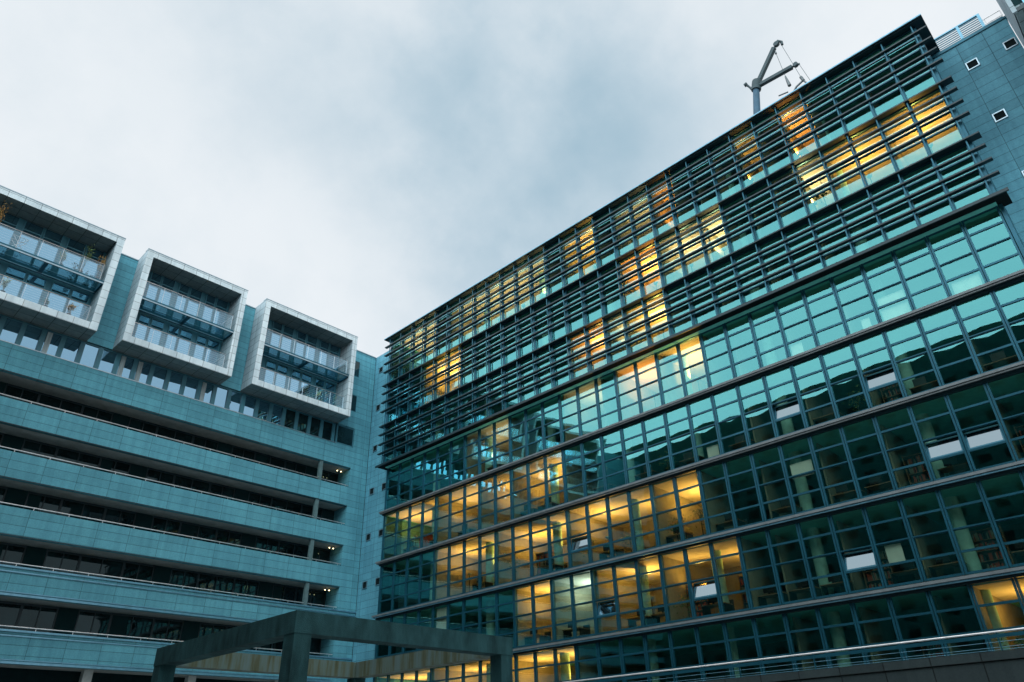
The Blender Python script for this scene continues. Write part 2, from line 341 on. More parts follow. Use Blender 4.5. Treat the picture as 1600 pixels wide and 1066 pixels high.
YF = 46.6; YB = 48.45
def balcony_box(x0, x1, wide_panels, label):
    zt, zb = 32.52, 24.93; t = .5
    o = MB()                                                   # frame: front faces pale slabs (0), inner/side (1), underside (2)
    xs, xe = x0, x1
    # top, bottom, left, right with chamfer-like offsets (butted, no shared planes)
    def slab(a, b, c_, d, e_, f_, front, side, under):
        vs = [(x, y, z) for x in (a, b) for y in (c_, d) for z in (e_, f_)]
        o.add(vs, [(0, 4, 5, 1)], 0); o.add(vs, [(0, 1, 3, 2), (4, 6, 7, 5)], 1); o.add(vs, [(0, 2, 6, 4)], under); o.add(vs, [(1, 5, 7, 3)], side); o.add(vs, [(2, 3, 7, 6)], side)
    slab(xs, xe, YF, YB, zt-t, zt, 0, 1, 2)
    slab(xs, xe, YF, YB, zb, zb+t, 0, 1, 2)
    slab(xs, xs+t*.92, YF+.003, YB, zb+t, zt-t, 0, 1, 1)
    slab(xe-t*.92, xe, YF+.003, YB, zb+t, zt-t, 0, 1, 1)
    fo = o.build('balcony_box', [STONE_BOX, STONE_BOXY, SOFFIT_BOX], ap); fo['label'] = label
    xi, xj = xs+t*.92, xe-t*.92
    MB().box(xi, xj, YB-.02, YB+.5, zb+t, zt-t).build('rear_wall', WIN_FRAME, fo)
    MB().box(xs-.02, xe+.02, YF-.02, YF+.5, zt, zt+.06).build('coping', NOSE, fo)
    # middle walkway: steel edge, glass deck, rear beam, cross beams
    d = MB(); d.box(xi, xj, YF+.08, YF+.16, 28.50, 28.72); d.box(xi, xj, YF+1.45, YF+1.6, 28.40, 28.62)
    n = max(2, round((xj-xi)/4))
    for i in range(n+1):
        xx = xi + (xj-xi)*i/n; d.box(max(xi, xx-.12), min(xj, xx+.12), YF+.16, YF+1.45, 28.44, 28.60)
    d.build('balcony_deck', FRAME, fo)
    MB().box(xi, xj, YF+.07, YF+.078, 28.50, 28.60).build('deck_edge_trim', NOSE, fo)
    MB().add([(xi, YF+.16, 28.63), (xj, YF+.16, 28.63), (xj, YB-.13, 28.63), (xi, YB-.13, 28.63)], [(0, 1, 2, 3)]).build('deck_glass', CANOPY, fo)
    MB().box(xi, xj, YF+1.43, YF+1.45, 28.40, 28.46).build('deck_rear_trim', NOSE, fo)
    for zf, zr_ in ((25.43, 26.56), (28.72, 29.98)):
        q = MB(); yy = YF+.10
        q.tube([(xi+.02, yy, zr_), (xj-.28, yy, zr_), (xj-.28, YB-.15, zr_)], .028, 6)
        for j in range(1, 7):
            zz = zf + (zr_-zf)*j/7.; q.tube([(xi+.02, yy, zz), (xj-.28, yy, zz)], .0045, 4)
        k = round((xj-xi)/1.25)
        for j in range(k+1):
            xx = xi+.03+(xj-.31-xi)*j/k; q.box(xx-.008, xx+.008, yy-.02, yy+.02, zf, zr_)
        q.build('balustrade', RAILM, fo)
        MB().add([(xi+.02, yy+.03, zf+.03), (xj-.3, yy+.03, zf+.03), (xj-.3, yy+.03, zr_-.05), (xi+.02, yy+.03, zr_-.05)], [(0, 1, 2, 3)]).build('balustrade_glass', CLEAR, fo)
    # full height windows on both storeys
    for zf, zc in ((25.43, 28.30), (28.75, 32.0)):
        x = xj-.15
        i = 0
        while x > xi+.35:
            ww = wide_panels[i % len(wide_panels)]; a = max(xi+.02, x-ww)
            g = MB(); g.box(a, a+.07, YB-.12, YB-.02, zf, zc); g.box(x-.07, x, YB-.12, YB-.02, zf, zc)
            g.box(a+.07, x-.07, YB-.12, YB-.02, zc-.75, zc-.67); g.box(a+.07, x-.07, YB-.12, YB-.02, zf, zf+.08)
            wf = g.build('balcony_window', WIN_FRAME, fo)
            tl = random.uniform(-.01, .01)
            gm = MB().add([(a+.07, YB-.06+tl, zf+.08), (x-.07, YB-.06-tl, zf+.08), (x-.07, YB-.06-tl, zc), (a+.07, YB-.06+tl, zc)], [(0, 1, 2, 3)])
            gm.build('glass', APGLASS, wf)
            x = a - (.30 if i % 2 else .05); i += 1
    return fo
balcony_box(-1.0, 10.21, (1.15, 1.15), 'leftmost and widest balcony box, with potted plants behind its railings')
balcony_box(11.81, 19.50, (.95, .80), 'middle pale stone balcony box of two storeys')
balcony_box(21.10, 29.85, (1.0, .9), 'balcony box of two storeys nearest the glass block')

# balcony lamps at the ends of the recesses
for i, (z, nm) in enumerate(((21.33, 'highest'), (15.03, 'third'), (11.88, 'fourth'))):
    for j, x in enumerate((31.05, 30.70)):
        t = thing('ceiling_lamp', (x, YL+.75, z), '%s small lit ceiling lamp at the right end of the %s recessed balcony' % (('outer', 'inner')[j], nm), 'lamp', 'small lamps under the balcony ceilings')
        MB().lathe((x, YL+.75, z), [(.0, -.001), (.05, -.001), (.05, -.10), (.035, -.12)], 10).build('lamp_housing', BLACK, t)
        MB().lathe((x, YL+.75, z), [(.033, -.115), (.04, -.15), (.022, -.18), (.0, -.185)], 10).build('bulb', SPOT_W, t)

# ------------------------------------------------------------------ potted plants and airer on the balconies
def plant(x, y, z, h, spread, leaf, pot, label, n=60, r=.13, ph=.22):
    t = thing('potted_plant', (x, y, z), label, 'plant', 'potted plants on the balconies')
    MB().lathe((x, y, z), [(0, 0), (r*.75, 0), (r, ph), (r*1.08, ph), (r*1.08, ph*.86), (r*.9, ph*.86), (0, ph*.86)], 12).build('pot', pot, t)
    st = MB(); lf = MB()
    for i in range(5):
        a = random.uniform(0, 6.28); tip = Vector((x+math.cos(a)*spread*random.uniform(.3, .9), y+math.sin(a)*spread*.6, z+h*random.uniform(.7, 1)))
        b0 = Vector((x, y, z+ph*.85)); mid = b0.lerp(tip, .5)+Vector((random.uniform(-.04, .04), 0, .06))
        st.tube([b0, mid, tip], .011, 5, 0, .004)
        for k in range(n//3):
            p = mid.lerp(tip, random.uniform(-.2, 1.15)) + Vector([random.gauss(0, spread*.22) for _ in range(3)])
            d = Vector([random.gauss(0, 1) for _ in range(3)]).normalized(); u = d.orthogonal().normalized(); L_ = random.uniform(.07, .15)
            lf.add([p-u*L_*.35, p+d*L_, p+u*L_*.35, p-d*L_*.6], [(0, 1, 2, 3)])
    st.build('stem', STEM, t); lf.build('foliage', leaf, t)
plant(9.35, 47.0, 28.74, 1.95, .30, LEAF_O, TERRA, 'tall orange-leaved potted plant at the right end of the upper balcony railing', 90)
plant(8.35, 47.1, 28.74, 2.35, .40, LEAF, TERRA, 'tallest green potted plant on the upper balcony, rising above the railing', 80)
plant(7.15, 47.05, 28.74, 1.25, .26, LEAF_P, DPOT, 'pale green plant in a dark pot behind the upper railing', 70)
plant(8.30, 46.95, 28.74, .34, .08, LEAF, TERRA, 'small terracotta pot with barely any plant on the upper balcony', 12, .12, .26)
plant(4.75, 46.95, 25.44, 1.15, .26, LEAF_P, DPOT, 'yellow-flowered plant on the lower balcony at the left edge of the photo', 90)
plant(7.10, 46.95, 25.44, .62, .20, LEAF, DPOT, 'small dark green bushy plant on the lower balcony', 70)
plant(8.45, 46.95, 25.44, .85, .32, LEAF_O, TERRA, 'round brownish bushy plant on the lower balcony near its right end', 120)
plant(3.05, 46.95, 28.74, 3.0, .35, LEAF_O, DPOT, 'tall reddish plant cut by the left edge of the photo', 80)
t = thing('clothes_airer', (4.6, 47.25, 28.74), 'folding metal clothes airer with crossed legs on the upper balcony', 'airer')
q = MB()
for y in (47.0, 47.5):
    q.tube([(4.15, y, 28.75), (5.0, y, 29.75)], .022, 6); q.tube([(5.0, y, 28.75), (4.15, y, 29.75)], .022, 6)
q.build('leg_frame', RAILM, t)
q = MB()
for i in range(7): q.tube([(4.15+i*.142, 47.0, 29.75), (4.15+i*.142, 47.5, 29.75)], .012, 5)
q.tube([(4.12, 47.0, 29.75), (5.03, 47.0, 29.75)], .018, 6); q.tube([(4.12, 47.5, 29.75), (5.03, 47.5, 29.75)], .018, 6)
q.build('drying_rack', RAILM, t)

# ------------------------------------------------------------------ granite block behind the glass wing
XS = 33.1
gb = thing('granite_block', (XS, 20, -1.6), 'flat granite-clad block with small square windows behind the glass office wing', 'building')
w = MB(); w.box(XS, XS+10, -2.46, .98, -1.6, 30.62); w.build('wall', STONE_Y, gb)
w = MB(); w.box(XS, XS+10, 43.25, YL, -1.6, 32.35)
w.build('wall', STONE_Y, gb)
MB().box(XS-.02, XS+10, 43.2, YL-.06, 32.35, 32.42).build('roof_edge', NOSE, gb)
r = MB(); r.box(XS-.05, XS+10, -2.5, 1.0, 30.62, 30.74); r.box(XS+.1, XS+10, -2.4, .98, 30.74, 30.95); r.build('roof_edge', FRAME, gb)
MB().box(XS-.02, XS+.05, YL-.03, YL, -1.6, 32.35).build('corner_joint', FIN, gb)
def sq_window(y, z, h=.52):
    o = MB(); a, b = y-h/2, y+h/2
    for (p, q_, r_, s_) in ((a, b, z-h/2, z-h/2+.05), (a, b, z+h/2-.05, z+h/2), (a, a+.05, z-h/2+.05, z+h/2-.05), (b-.05, b, z-h/2+.05, z+h/2-.05)):
        o.box(XS-.05, XS, p, q_, r_, s_)
    f = o.build('small_window', NOSE, gb)
    MB().box(XS-.012, XS, a+.05, b-.05, z-h/2+.05, z+h/2-.05).build('glass', MATT, f)
for y, z in ((-.48, 29.0), (-.48, 25.4), (-.48, 21.8), (-2.12, 29.0), (-2.12, 25.4)): sq_window(y, z)
for z in (30.8, 27.06, 23.27, 19.53, 15.77, 12.11, 8.45):
    sq_window(47.35, z, .56); sq_window(45.72, z, .56)
# louvred plant screen on the roof
s = thing('louvre_screen', (XS+.4, -.4, 30.95), 'slatted metal plant screen on the granite roof edge', 'screen')
fr = MB()
for y in (.78, -.62, -1.60): fr.box(XS+.3, XS+.4, y-.06, y+.06, 30.95, 32.05)
fr.box(XS+.3, XS+.4, -1.66, .84, 32.05, 32.12); fr.box(XS+.3, XS+.4, -1.54, -.68, 30.96, 31.02); fr.box(XS+.3, XS+.4, -.56, .72, 30.96, 31.02)
fr.build('frame', LEDGE, s)
for a, b in ((-1.54, -.68), (-.56, .72)):
    q = MB()
    for i in range(7):
        z = 31.05+i*.14; q.add([(XS+.30, a, z), (XS+.30, b, z), (XS+.38, b, z+.05), (XS+.38, a, z+.05), (XS+.30, a, z+.06), (XS+.30, b, z+.06), (XS+.38, b, z+.115), (XS+.38, a, z+.115)],
              [(0, 1, 2, 3), (7, 6, 5, 4), (0, 4, 5, 1), (3, 2, 6, 7)])
    q.build('slat_panel', FRAME, s)
q = MB()
for z in (31.15, 31.5): q.tube([(XS+.25, -1.66, z), (XS+.25, -2.44, z)], .02, 6)
for y in (-1.72, -2.42): q.tube([(XS+.25, y, 30.95), (XS+.25, y, 31.5)], .02, 6)
q.build('roof_railing', RAILM, gb)

# ------------------------------------------------------------------ office wing
M0, MW = 1.04, 1.4508
def my(k): return M0 + MW*k
XG, XU, XF = 31.5, 31.1, 30.7
LV = [1.95, 5.62, 9.22, 12.88, 16.56]            # glass bottoms of the lower storeys
lower = []
for i, z in enumerate(LV):
    top = LV[i+1]-.26 if i < 4 else 19.92
    h = (top-z)/4; lower.append((i, XG, [z+h*j for j in range(5)]))
upper = [(5, XU, [20.06, 20.97, 21.75, 22.55, 23.28]), (6, XU, [23.46, 24.57, 25.37, 26.17, 26.90]), (7, XU, [27.06, 28.15, 28.95, 29.75, 30.60, 31.25])]
YA, YZ = my(0), my(29)
of = thing('office_building', (XG, 22, -1.6), 'long teal glass office wing with sun blinds on its upper storeys and several lit rooms', 'building')

def pane(mb, X, y0, y1, z0, z1, mi=0, n=4, bulge=None):
    b = bulge if bulge is not None else random.uniform(.002, .0058)
    tx, tz = random.gauss(0, .0028), random.gauss(0, .0020)
    vs = []; yc, zc = (y0+y1)/2, (z0+z1)/2
    for i in range(n+1):
        for j in range(n+1):
            u, v = i/n*2-1, j/n*2-1
            vs.append((X - b*(1-u*u)*(1-v*v) + tx*u*(y1-y0)/2 + tz*v*(z1-z0)/2, y0+(y1-y0)*i/n, z0+(z1-z0)*j/n))
    mb.add(vs, [(i*(n+1)+j, i*(n+1)+j+1, (i+1)*(n+1)+j+1, (i+1)*(n+1)+j) for i in range(n) for j in range(n)], mi, True)
def frame_mesh(fr, X, y0, y1, zs, skip=None):
    a, b = y0+.012, y1-.012
    fr.box(X-.07, X+.06, a, a+.078, zs[0], zs[-1]); fr.box(X-.07, X+.06, b-.078, b, zs[0], zs[-1])
    for j, z in enumerate(zs):
        e = .044
        z0 = z if j == 0 else z-e; z1 = z+.09 if j == 0 else (z if j == len(zs)-1 else z+e)
        if j == len(zs)-1: z0 = z-.06
        fr.box(X-.05, X+.05, a+.078, b-.078, z0, z1)
    if len(zs) == 5: fr.box(X-.085, X-.05, a+.078, b-.078, zs[2]-.015, zs[2]+.02)
OPEN = {(1, 6), (2, 3), (2, 2), (3, 7), (3, 4), (2, 16), (1, 11), (1, 15)}
SIDE = {0: 'lowest', 1: 'second lowest', 2: 'third lowest', 3: 'fourth lowest', 4: 'fifth lowest', 5: 'third highest', 6: 'second highest', 7: 'top'}
# the hundred windows that show largest: lower storeys near the camera first
order = sorted([(math.hypot(my(k+.5), X, (zs[0]+zs[-1])/2), fl, X, zs, k) for fl, X, zs in lower+upper for k in range(29)], key=lambda q: -(q[2]/q[0]**3))
rest = MB()
for n_, (d_, fl, X, zs, k) in enumerate(order):
    y0, y1 = my(k), my(k+1)
    op = (fl, k) in OPEN
    if n_ < 100 or op:
        fr = MB(); frame_mesh(fr, X, y0, y1, zs); f = fr.build('window', FRAME, of)
        g = MB()
        for j in range(len(zs)-1):
            if op and j == 1:
                g.build('glass', GLASS, f); g = MB(); continue
            pane(g, X, y0+.06, y1-.06, zs[j]+.02, zs[j+1]-.02)
        g.build('glass', GLASS, f)
        if op:                                                 # bottom-hung sash tilted inwards
            za, zb = zs[1]+.04, zs[2]-.03; H = zb-za; a = R(14); dx, dz = math.sin(a)*H, math.cos(a)*H
            s1 = MB(); ya, yb = y0+.085, y1-.085
            def P(u, v, o=0.): return (X+.02 + v*dx + o*math.cos(a), ya+(yb-ya)*u, za + v*dz - o*math.sin(a))
            for (u0, u1, v0, v1) in ((0, 1, 0, .09), (0, 1, .91, 1), (0, .05, .09, .91), (.95, 1, .09, .91)):
                vs = [P(u, v, o) for o in (-.025, .025) for u, v in ((u0, v0), (u1, v0), (u1, v1), (u0, v1))]
                s1.add(vs, [(0, 1, 2, 3), (7, 6, 5, 4), (0, 4, 5, 1), (1, 5, 6, 2), (2, 6, 7, 3), (3, 7, 4, 0)])
            s1.add([P(.05, .09), P(.95, .09), P(.95, .91), P(.05, .91)], [(0, 1, 2, 3)], 1)
            s1.build('open_sash', [FRAME, SASHG], f)
            f['label'] = 'window with a sash tilted open'
    else:
        frame_mesh(rest, X, y0, y1, zs)
        for j in range(len(zs)-1): pane(rest, X, y0+.06, y1-.06, zs[j]+.02, zs[j+1]-.02, 1)
tag(rest.build('window', [FRAME, GLASS], of), kind='stuff')

# ledges below the lower storeys, deep soffit, sun blinds and roof overhang
for i, z in enumerate(LV):
    q = MB()
    q.box(31.15, XG+.05, YA-.55, YZ+.35, z-.17, z-.10); q.box(31.12, 31.15, YA-.55, YZ+.35, z-.19, z-.08)
    q.build('ledge', LEDGE_S, of)
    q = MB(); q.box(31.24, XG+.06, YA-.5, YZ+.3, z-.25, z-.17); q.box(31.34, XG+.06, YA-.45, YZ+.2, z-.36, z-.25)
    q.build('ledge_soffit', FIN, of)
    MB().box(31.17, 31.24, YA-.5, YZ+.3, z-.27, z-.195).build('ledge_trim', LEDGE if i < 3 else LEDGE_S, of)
q = MB(); q.box(30.74, XG+.3, YA-.5, YZ+.5, 19.93, 20.04); q.build('overhang_soffit', MATT, of)
MB().box(30.66, 30.74, YA-.6, YZ+.6, 19.90, 20.05).build('overhang_lip', FIN, of)
MB().box(30.95, XU-.02, YA-.1, YZ+.1, 20.045, 20.10).build('overhang_trim', NOSE, of)
def fin(z, deep=.0, nm='sun_blind'):
    q = MB(); x0 = XF
    q.box(x0+.02, XU-.16, YA-.58, YZ+.55, z, z+.045)
    q.box(x0, x0+.02, YA-.58, YZ+.55, z-.008, z+.07)
    q.build(nm, FIN, of)
fins = [20.97, 21.75, 22.55, 24.57, 25.37, 26.17, 28.15, 28.95, 29.75, 30.55]
for z in fins: fin(z)
for z in fins: MB().box(XF+.30, XF+.315, YA-.1, YZ+.1, z-.022, z-.002).build('sun_blind_trim', NOSE, of)
for z in (23.28, 26.90):
    q = MB(); q.box(XF, XU+.05, YA-.58, YZ+.55, z, z+.07); q.box(XF+.12, XU+.05, YA-.3, YZ+.3, z+.07, z+.155)
    q.build('storey_ledge', FIN, of); MB().box(XU-.14, XU-.08, YA-.1, YZ+.1, z+.157, z+.20).build('ledge_trim', NOSE, of)
# brackets carrying the sun blinds, one post per mullion
for k in range(30):
    y = my(k); q = MB(); q.box(XU-.30, XU-.24, y-.028, y+.028, 20.1, 31.2); q.box(XU-.24, XU-.07, y-.02, y+.02, 24.4, 24.46); q.box(XU-.24, XU-.07, y-.02, y+.02, 28.0, 28.06); q.box(XU-.24, XU-.07, y-.02, y+.02, 20.8, 20.86)
    q.build('blind_bracket', FRAME, of)
r = MB(); r.box(30.62, 45, YA-.6, YZ+.6, 31.30, 31.42); r.box(30.72, 45, YA-.5, YZ+.5, 31.252, 31.30); r.build('roof', FIN, of)
MB().box(30.60, 30.62, YA-.6, YZ+.6, 31.33, 31.40).build('roof_trim', LEDGE, of)
# end walls of the wing
w = MB(); w.box(XG-.05, XS+.01, YA-.16, YA-.02, -1.6, 19.92); w.box(XU-.06, XS+.01, YA-.165, YA-.02, 20.05, 31.25); w.build('end_wall', FRAME, of); w = MB()
w.box(XG-.05, XS+.01, YZ+.02, YZ+.16, -1.6, 19.92); w.box(XU-.06, XS+.01, YZ+.02, YZ+.165, 20.05, 31.25); w.build('end_wall', FRAME, of)
# slabs, ceilings, back wall
BK = 39.5
floors_z = [1.72, 5.38, 8.98, 12.64, 16.32, 20.03, 23.36, 26.98, 31.2]
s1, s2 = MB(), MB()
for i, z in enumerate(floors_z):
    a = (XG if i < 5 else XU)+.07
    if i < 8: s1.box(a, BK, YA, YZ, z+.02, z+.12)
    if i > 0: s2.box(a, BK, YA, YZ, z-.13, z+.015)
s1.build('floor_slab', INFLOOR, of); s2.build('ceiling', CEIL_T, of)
MB().box(BK, BK+.2, YA, YZ, -1.6, 31.2).build('back_wall', INWALL, of)
for y in (6.8, 12.6, 17.6, 22.0, 27.7, 33.5, 39.0):
    MB().lathe((32.9, y, -1.6), [(.27, 0), (.27, 32.6)], 16).build('column', COLM, of)

# lit rooms: storey -> (first module, last module, colour, strength)
WARM, AMB, CREAM, COOL = (1, .46, .085), (1, .33, .055), (1, .66, .30), (.85, 1, .92)
LIT = {7: [(3.9, 6, AMB, 1.50), (6, 8, WARM, 0.52), (9.9, 11, AMB, 1.20), (11, 13, CREAM, 0.52), (14, 16, WARM, 1.20), (17, 24, CREAM, 0.68), (25, 28.9, CREAM, 0.90)],
       6: [(0, 2, WARM, 1.3), (2, 4, WARM, 1.2), (4, 6, CREAM, 1.0), (8, 11, CREAM, .9), (11, 13, AMB, 1.7), (23, 26, WARM, 1.5)],
       5: [(11, 13, WARM, 1.3), (13, 14, CREAM, .7), (14, 16, AMB, 1.3)],
       4: [(10, 12, WARM, 1.5), (12, 14, AMB, 1.3), (14.8, 16.9, CREAM, .35), (20, 23, CREAM, .5)],
       3: [(17, 20, WARM, 1.0), (20, 22, WARM, .9), (22, 25, WARM, .9), (25, 28.9, WARM, 1.2)],
       2: [(11, 13, WARM, 1.0), (13, 17, WARM, .9), (17, 21, WARM, 1.0), (21, 25, WARM, .8)],
       1: [(10, 13, WARM, 1.1), (13, 15.9, WARM, .9), (16, 18, COOL, 1.0), (18, 20, WARM, 1.2)],
       0: [(2, 4, WARM, .9), (17, 21, WARM, 1.1), (21, 25, WARM, 1.1), (25, 28.9, WARM, 1.1)]}
pw = MB(); lc = MB()
cnt = 0
LAMPP = 92.0
for fl, zones in LIT.items():
    z0 = floors_z[fl]+.12; z1 = floors_z[fl+1]-.13; X = (XG if fl < 5 else XU)+.1
    edges = set()
    for (a, b, col, st) in zones:
        edges |= {a, b}
        n = max(1, round((b-a)/2.)); 
        for i in range(n):
            kk = a + (b-a)*(i+.5)/n; y = my(kk); hx = X + (1.5 if fl >= 4 else random.uniform(1.6, 2.6))
            nth = int(kk)+1
            suf = 'th' if 10 <= nth % 100 <= 20 else {1: 'st', 2: 'nd', 3: 'rd'}.get(nth % 10, 'th')
            lab = 'glowing uplighter in the %d%s window from the right of the %s office storey' % (nth, suf, SIDE[fl])
            t = thing('floor_lamp', (hx, y, z0), lab, 'floor lamp', 'uplighters in the lit offices')
            MB().lathe((hx, y, z0), [(0, 0), (.15, 0), (.15, .03), (.02, .04), (.02, 1.75), (.06, 1.78)], 10).build('stand', BLACK, t)
            MB().lathe((hx, y, z0), [(.03, 1.76), (.11, 1.80), (.16, 1.90), (.15, 1.90), (.10, 1.82), (.0, 1.80)], 12).build('lamp_bowl', NOSE, t)
            MB().lathe((hx, y, z0), [(.0, 1.87), (.05, 1.85), (.05, 1.82), (.0, 1.81)][::-1], 8).build('bulb', LAMP_W, t)
            lo = bpy.data.objects.new('lamp_light', bpy.data.lights.new('lamp_light', 'AREA')); C.objects.link(lo)
            lo.data.shape = 'DISK'; lo.data.size = .28; lo.data.energy = LAMPP*st*random.uniform(.75, 1.3)*(b-a)/n*.6; lo.data.color = col
            lo.parent = t; lo.location = (0, 0, 1.93); lo.rotation_euler = (math.pi, 0, 0)
            cnt += 1
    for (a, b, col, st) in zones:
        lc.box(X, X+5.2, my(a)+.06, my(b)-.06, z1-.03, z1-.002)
    for e_ in edges:
        y = my(e_)
        if e_ <= 0 or e_ >= 28.9: continue
        pw.box(X+.08, BK, y-.05, y+.05, z0, z1)
    # a cross wall behind the lit rooms closes them in
    for (a, b, col, st) in zones:
        if fl >= 1: pw.box(X+5.2, X+5.3, my(a)+.05, my(b)-.05, z0, z1)
for fl in range(8):
    z0 = floors_z[fl]+.12; z1 = floors_z[fl+1]-.13; X = (XG if fl < 5 else XU)+.1
    for k in (2, 5, 7, 9): pw.box(X+.9, BK-.01, my(k)+.06, my(k)+.14, z0, z1)
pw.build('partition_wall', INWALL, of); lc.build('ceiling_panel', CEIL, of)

# roller blinds and paper pinned behind a few panes
for fl, k, a0, a1, b0, b1 in ((4, 4, .25, .55, .06, .20), (4, 3, .05, .95, .03, .42), (1, 5, .30, .80, .28, .50), (2, 7, .1, .9, .52, .72), (4, 6, .5, .95, .05, .26), (3, 10, .1, .6, .05, .22), (1, 24, .1, .9, .5, .97), (4, 1, .08, .92, .03, .24)):
    z0 = floors_z[fl]+.2; H = 3.2; y0 = my(k)+.09; W = MW-.18
    q = MB().box(XG+.10, XG+.11, y0+W*a0, y0+W*a1, z0+H*b0, z0+H*b1); q.tube([(XG+.105, y0+W*a0, z0+H*b1+.02), (XG+.105, y0+W*a1, z0+H*b1+.02)], .025, 6)
    q.build('roller_blind', INPALE, of)
# office furniture near the glass
def desk(fl, k, red=False):
    X = (XG if fl < 5 else XU)+.55; z = floors_z[fl]+.121; y = my(k)+.1
    nth = k+1; suf = 'th' if 10 <= nth % 100 <= 20 else {1: 'st', 2: 'nd', 3: 'rd'}.get(nth % 10, 'th')
    t = thing('desk', (X+.4, y+.6, z), 'office desk in the %d%s window from the right of the %s office storey' % (nth, suf, SIDE[fl]), 'desk', 'desks behind the office glass')
    MB().box(X, X+.75, y, y+1.25, z+.72, z+.75).build('desk_top', DESKM, t)
    for yy in (y+.03, y+1.17):
        MB().box(X+.05, X+.7, yy, yy+.05, z, z+.72).build('leg', BLACK, t)
    m = thing('monitor', (X+.3, y+.5, z+.75), 'monitor in the %d%s window from the right of the %s office storey' % (nth, suf, SIDE[fl]), 'monitor', 'monitors on the office desks')
    yy = y+random.uniform(.2, .6)
    MB().box(X+.25, X+.29, yy, yy+.52, z+.87, z+1.2).build('screen', BLACK, m)
    MB().box(X+.24, X+.30, yy+.23, yy+.29, z+.76, z+.88).box(X+.17, X+.37, yy+.15, yy+.37, z+.751, z+.765).build('stand', BLACK, m)
    c_ = thing('office_chair', (X+1.2, y+.6, z), 'chair in the %d%s window from the right of the %s office storey' % (nth, suf, SIDE[fl]), 'chair', 'chairs at the office desks')
    cx, cyy = X+1.2, y+random.uniform(.4, .8)
    MB().box(cx-.24, cx+.24, cyy-.24, cyy+.24, z+.44, z+.52).build('seat', BLACK, c_)
    MB().box(cx+.22, cx+.28, cyy-.22, cyy+.22, z+.55, z+1.08).build('backrest', BLACK, c_)
    q = MB().tube([(cx, cyy, z+.05), (cx, cyy, z+.44)], .03, 6)
    for a in range(5): q.tube([(cx, cyy, z+.07), (cx+.27*math.cos(a*1.2566), cyy+.27*math.sin(a*1.2566), z+.03)], .018, 5)
    q.build('base', BLACK, c_)
    return t
for fl, k in ((3, 1), (3, 3), (3, 6), (3, 18), (3, 19), (3, 23), (3, 27), (2, 5), (2, 12), (2, 15), (2, 18), (2, 22), (2, 8), (1, 5), (1, 9), (1, 11), (1, 14), (1, 17), (1, 4), (1, 7), (4, 21), (3, 9), (3, 13), (3, 0), (2, 0), (2, 3), (2, 6), (2, 10), (1, 1), (1, 2), (1, 8), (3, 11), (3, 15), (3, 25), (1, 13), (1, 19)): desk(fl, k)
def oplant(fl, k, h):
    X = (XG if fl < 5 else XU)+.7; z = floors_z[fl]+.121; y = my(k)+.7
    nth = k+1; suf = 'th' if 10 <= nth % 100 <= 20 else {1: 'st', 2: 'nd', 3: 'rd'}.get(nth % 10, 'th')
    t = thing('potted_plant', (X, y, z), 'leafy office plant in the %d%s window from the right of the %s office storey' % (nth, suf, SIDE[fl]), 'plant', 'plants behind the office glass')
    MB().lathe((X, y, z), [(0, 0), (.15, 0), (.19, .35), (.17, .35), (0, .32)], 12).build('pot', DPOT, t)
    MB().tube([(X, y, z+.3), (X+.03, y+.02, z+h*.7)], .025, 6).build('stem', STEM, t)
    lf = MB()
    for i in range(110):
        p = Vector((X, y, z+h*.75)) + Vector((random.gauss(0, .17), random.gauss(0, .28), random.gauss(0, .24)))
        d = Vector([random.gauss(0, 1) for _ in range(3)]).normalized(); u = d.orthogonal().normalized(); L_ = random.uniform(.08, .17)
        lf.add([p-u*L_*.3, p+d*L_, p+u*L_*.3, p-d*L_*.6], [(0, 1, 2, 3)])
    lf.build('foliage', LEAF, t)
for fl, k, h in ((2, 11, 1.9), (2, 12, 1.7), (2, 16, 1.8), (2, 14, 1.6), (1, 12, 1.4), (3, 22, 1.5), (2, 20, 1.9), (3, 12, 1.6), (6, 4, 2.2), (3, 5, 1.4), (7, 12, 2.0), (0, 3, 1.7)): oplant(fl, k, h)
t = thing('filing_cabinet', (32.4, my(26.4), floors_z[3]+.121), 'red cabinet in a lit room near the left end of the fourth lowest office storey', 'cabinet')
MB().box(32.1, 32.6, my(26.1), my(26.7), floors_z[3]+.121, floors_z[3]+1.45).build('cabinet_body', REDB, t)
q = MB()
for i in range(3): q.box(32.08, 32.1, my(26.1)+.03, my(26.7)-.03, floors_z[3]+.16+i*.43, floors_z[3]+.55+i*.43)
q.build('drawer', REDB, t)

def shelf(fl, k):
    X = XG+1.9; z = floors_z[fl]+.121; y = my(k)+.15
    nth = k+1; suf = 'th' if 10 <= nth % 100 <= 20 else {1: 'st', 2: 'nd', 3: 'rd'}.get(nth % 10, 'th')
    t = thing('bookcase', (X, y+.6, z), 'dark bookcase seen in the %d%s window from the right of the %s office storey' % (nth, suf, SIDE[fl]), 'bookcase', 'bookcases in the offices')
    q = MB().box(X, X+.35, y, y+.04, z, z+2.1).box(X, X+.35, y+1.16, y+1.2, z, z+2.1).box(X+.32, X+.35, y+.04, y+1.16, z, z+2.1)
    q.build('carcass', DESKM, t)
    q = MB(); b_ = MB()
    for i in range(6):
        zz = z+.02+i*.4; q.box(X, X+.32, y+.04, y+1.16, zz, zz+.025)
        yy = y+.06
        while yy < y+1.05 and i < 5:
            w_ = random.uniform(.03, .07); h_ = random.uniform(.2, .32)
            if random.random() < .8: b_.box(X+.03, X+.27, yy, yy+w_-.004, zz+.026, zz+.026+h_, random.randrange(3))
            yy += w_
    q.build('shelf', DESKM, t); b_.build('books', [REDB, INWALL, BLACK], t)
for fl, k in ((2, 1), (2, 4), (1, 3), (1, 6), (1, 10), (1, 12), (2, 13), (2, 17), (3, 4), (3, 20), (2, 19), (0, 5), (0, 2)): shelf(fl, k)

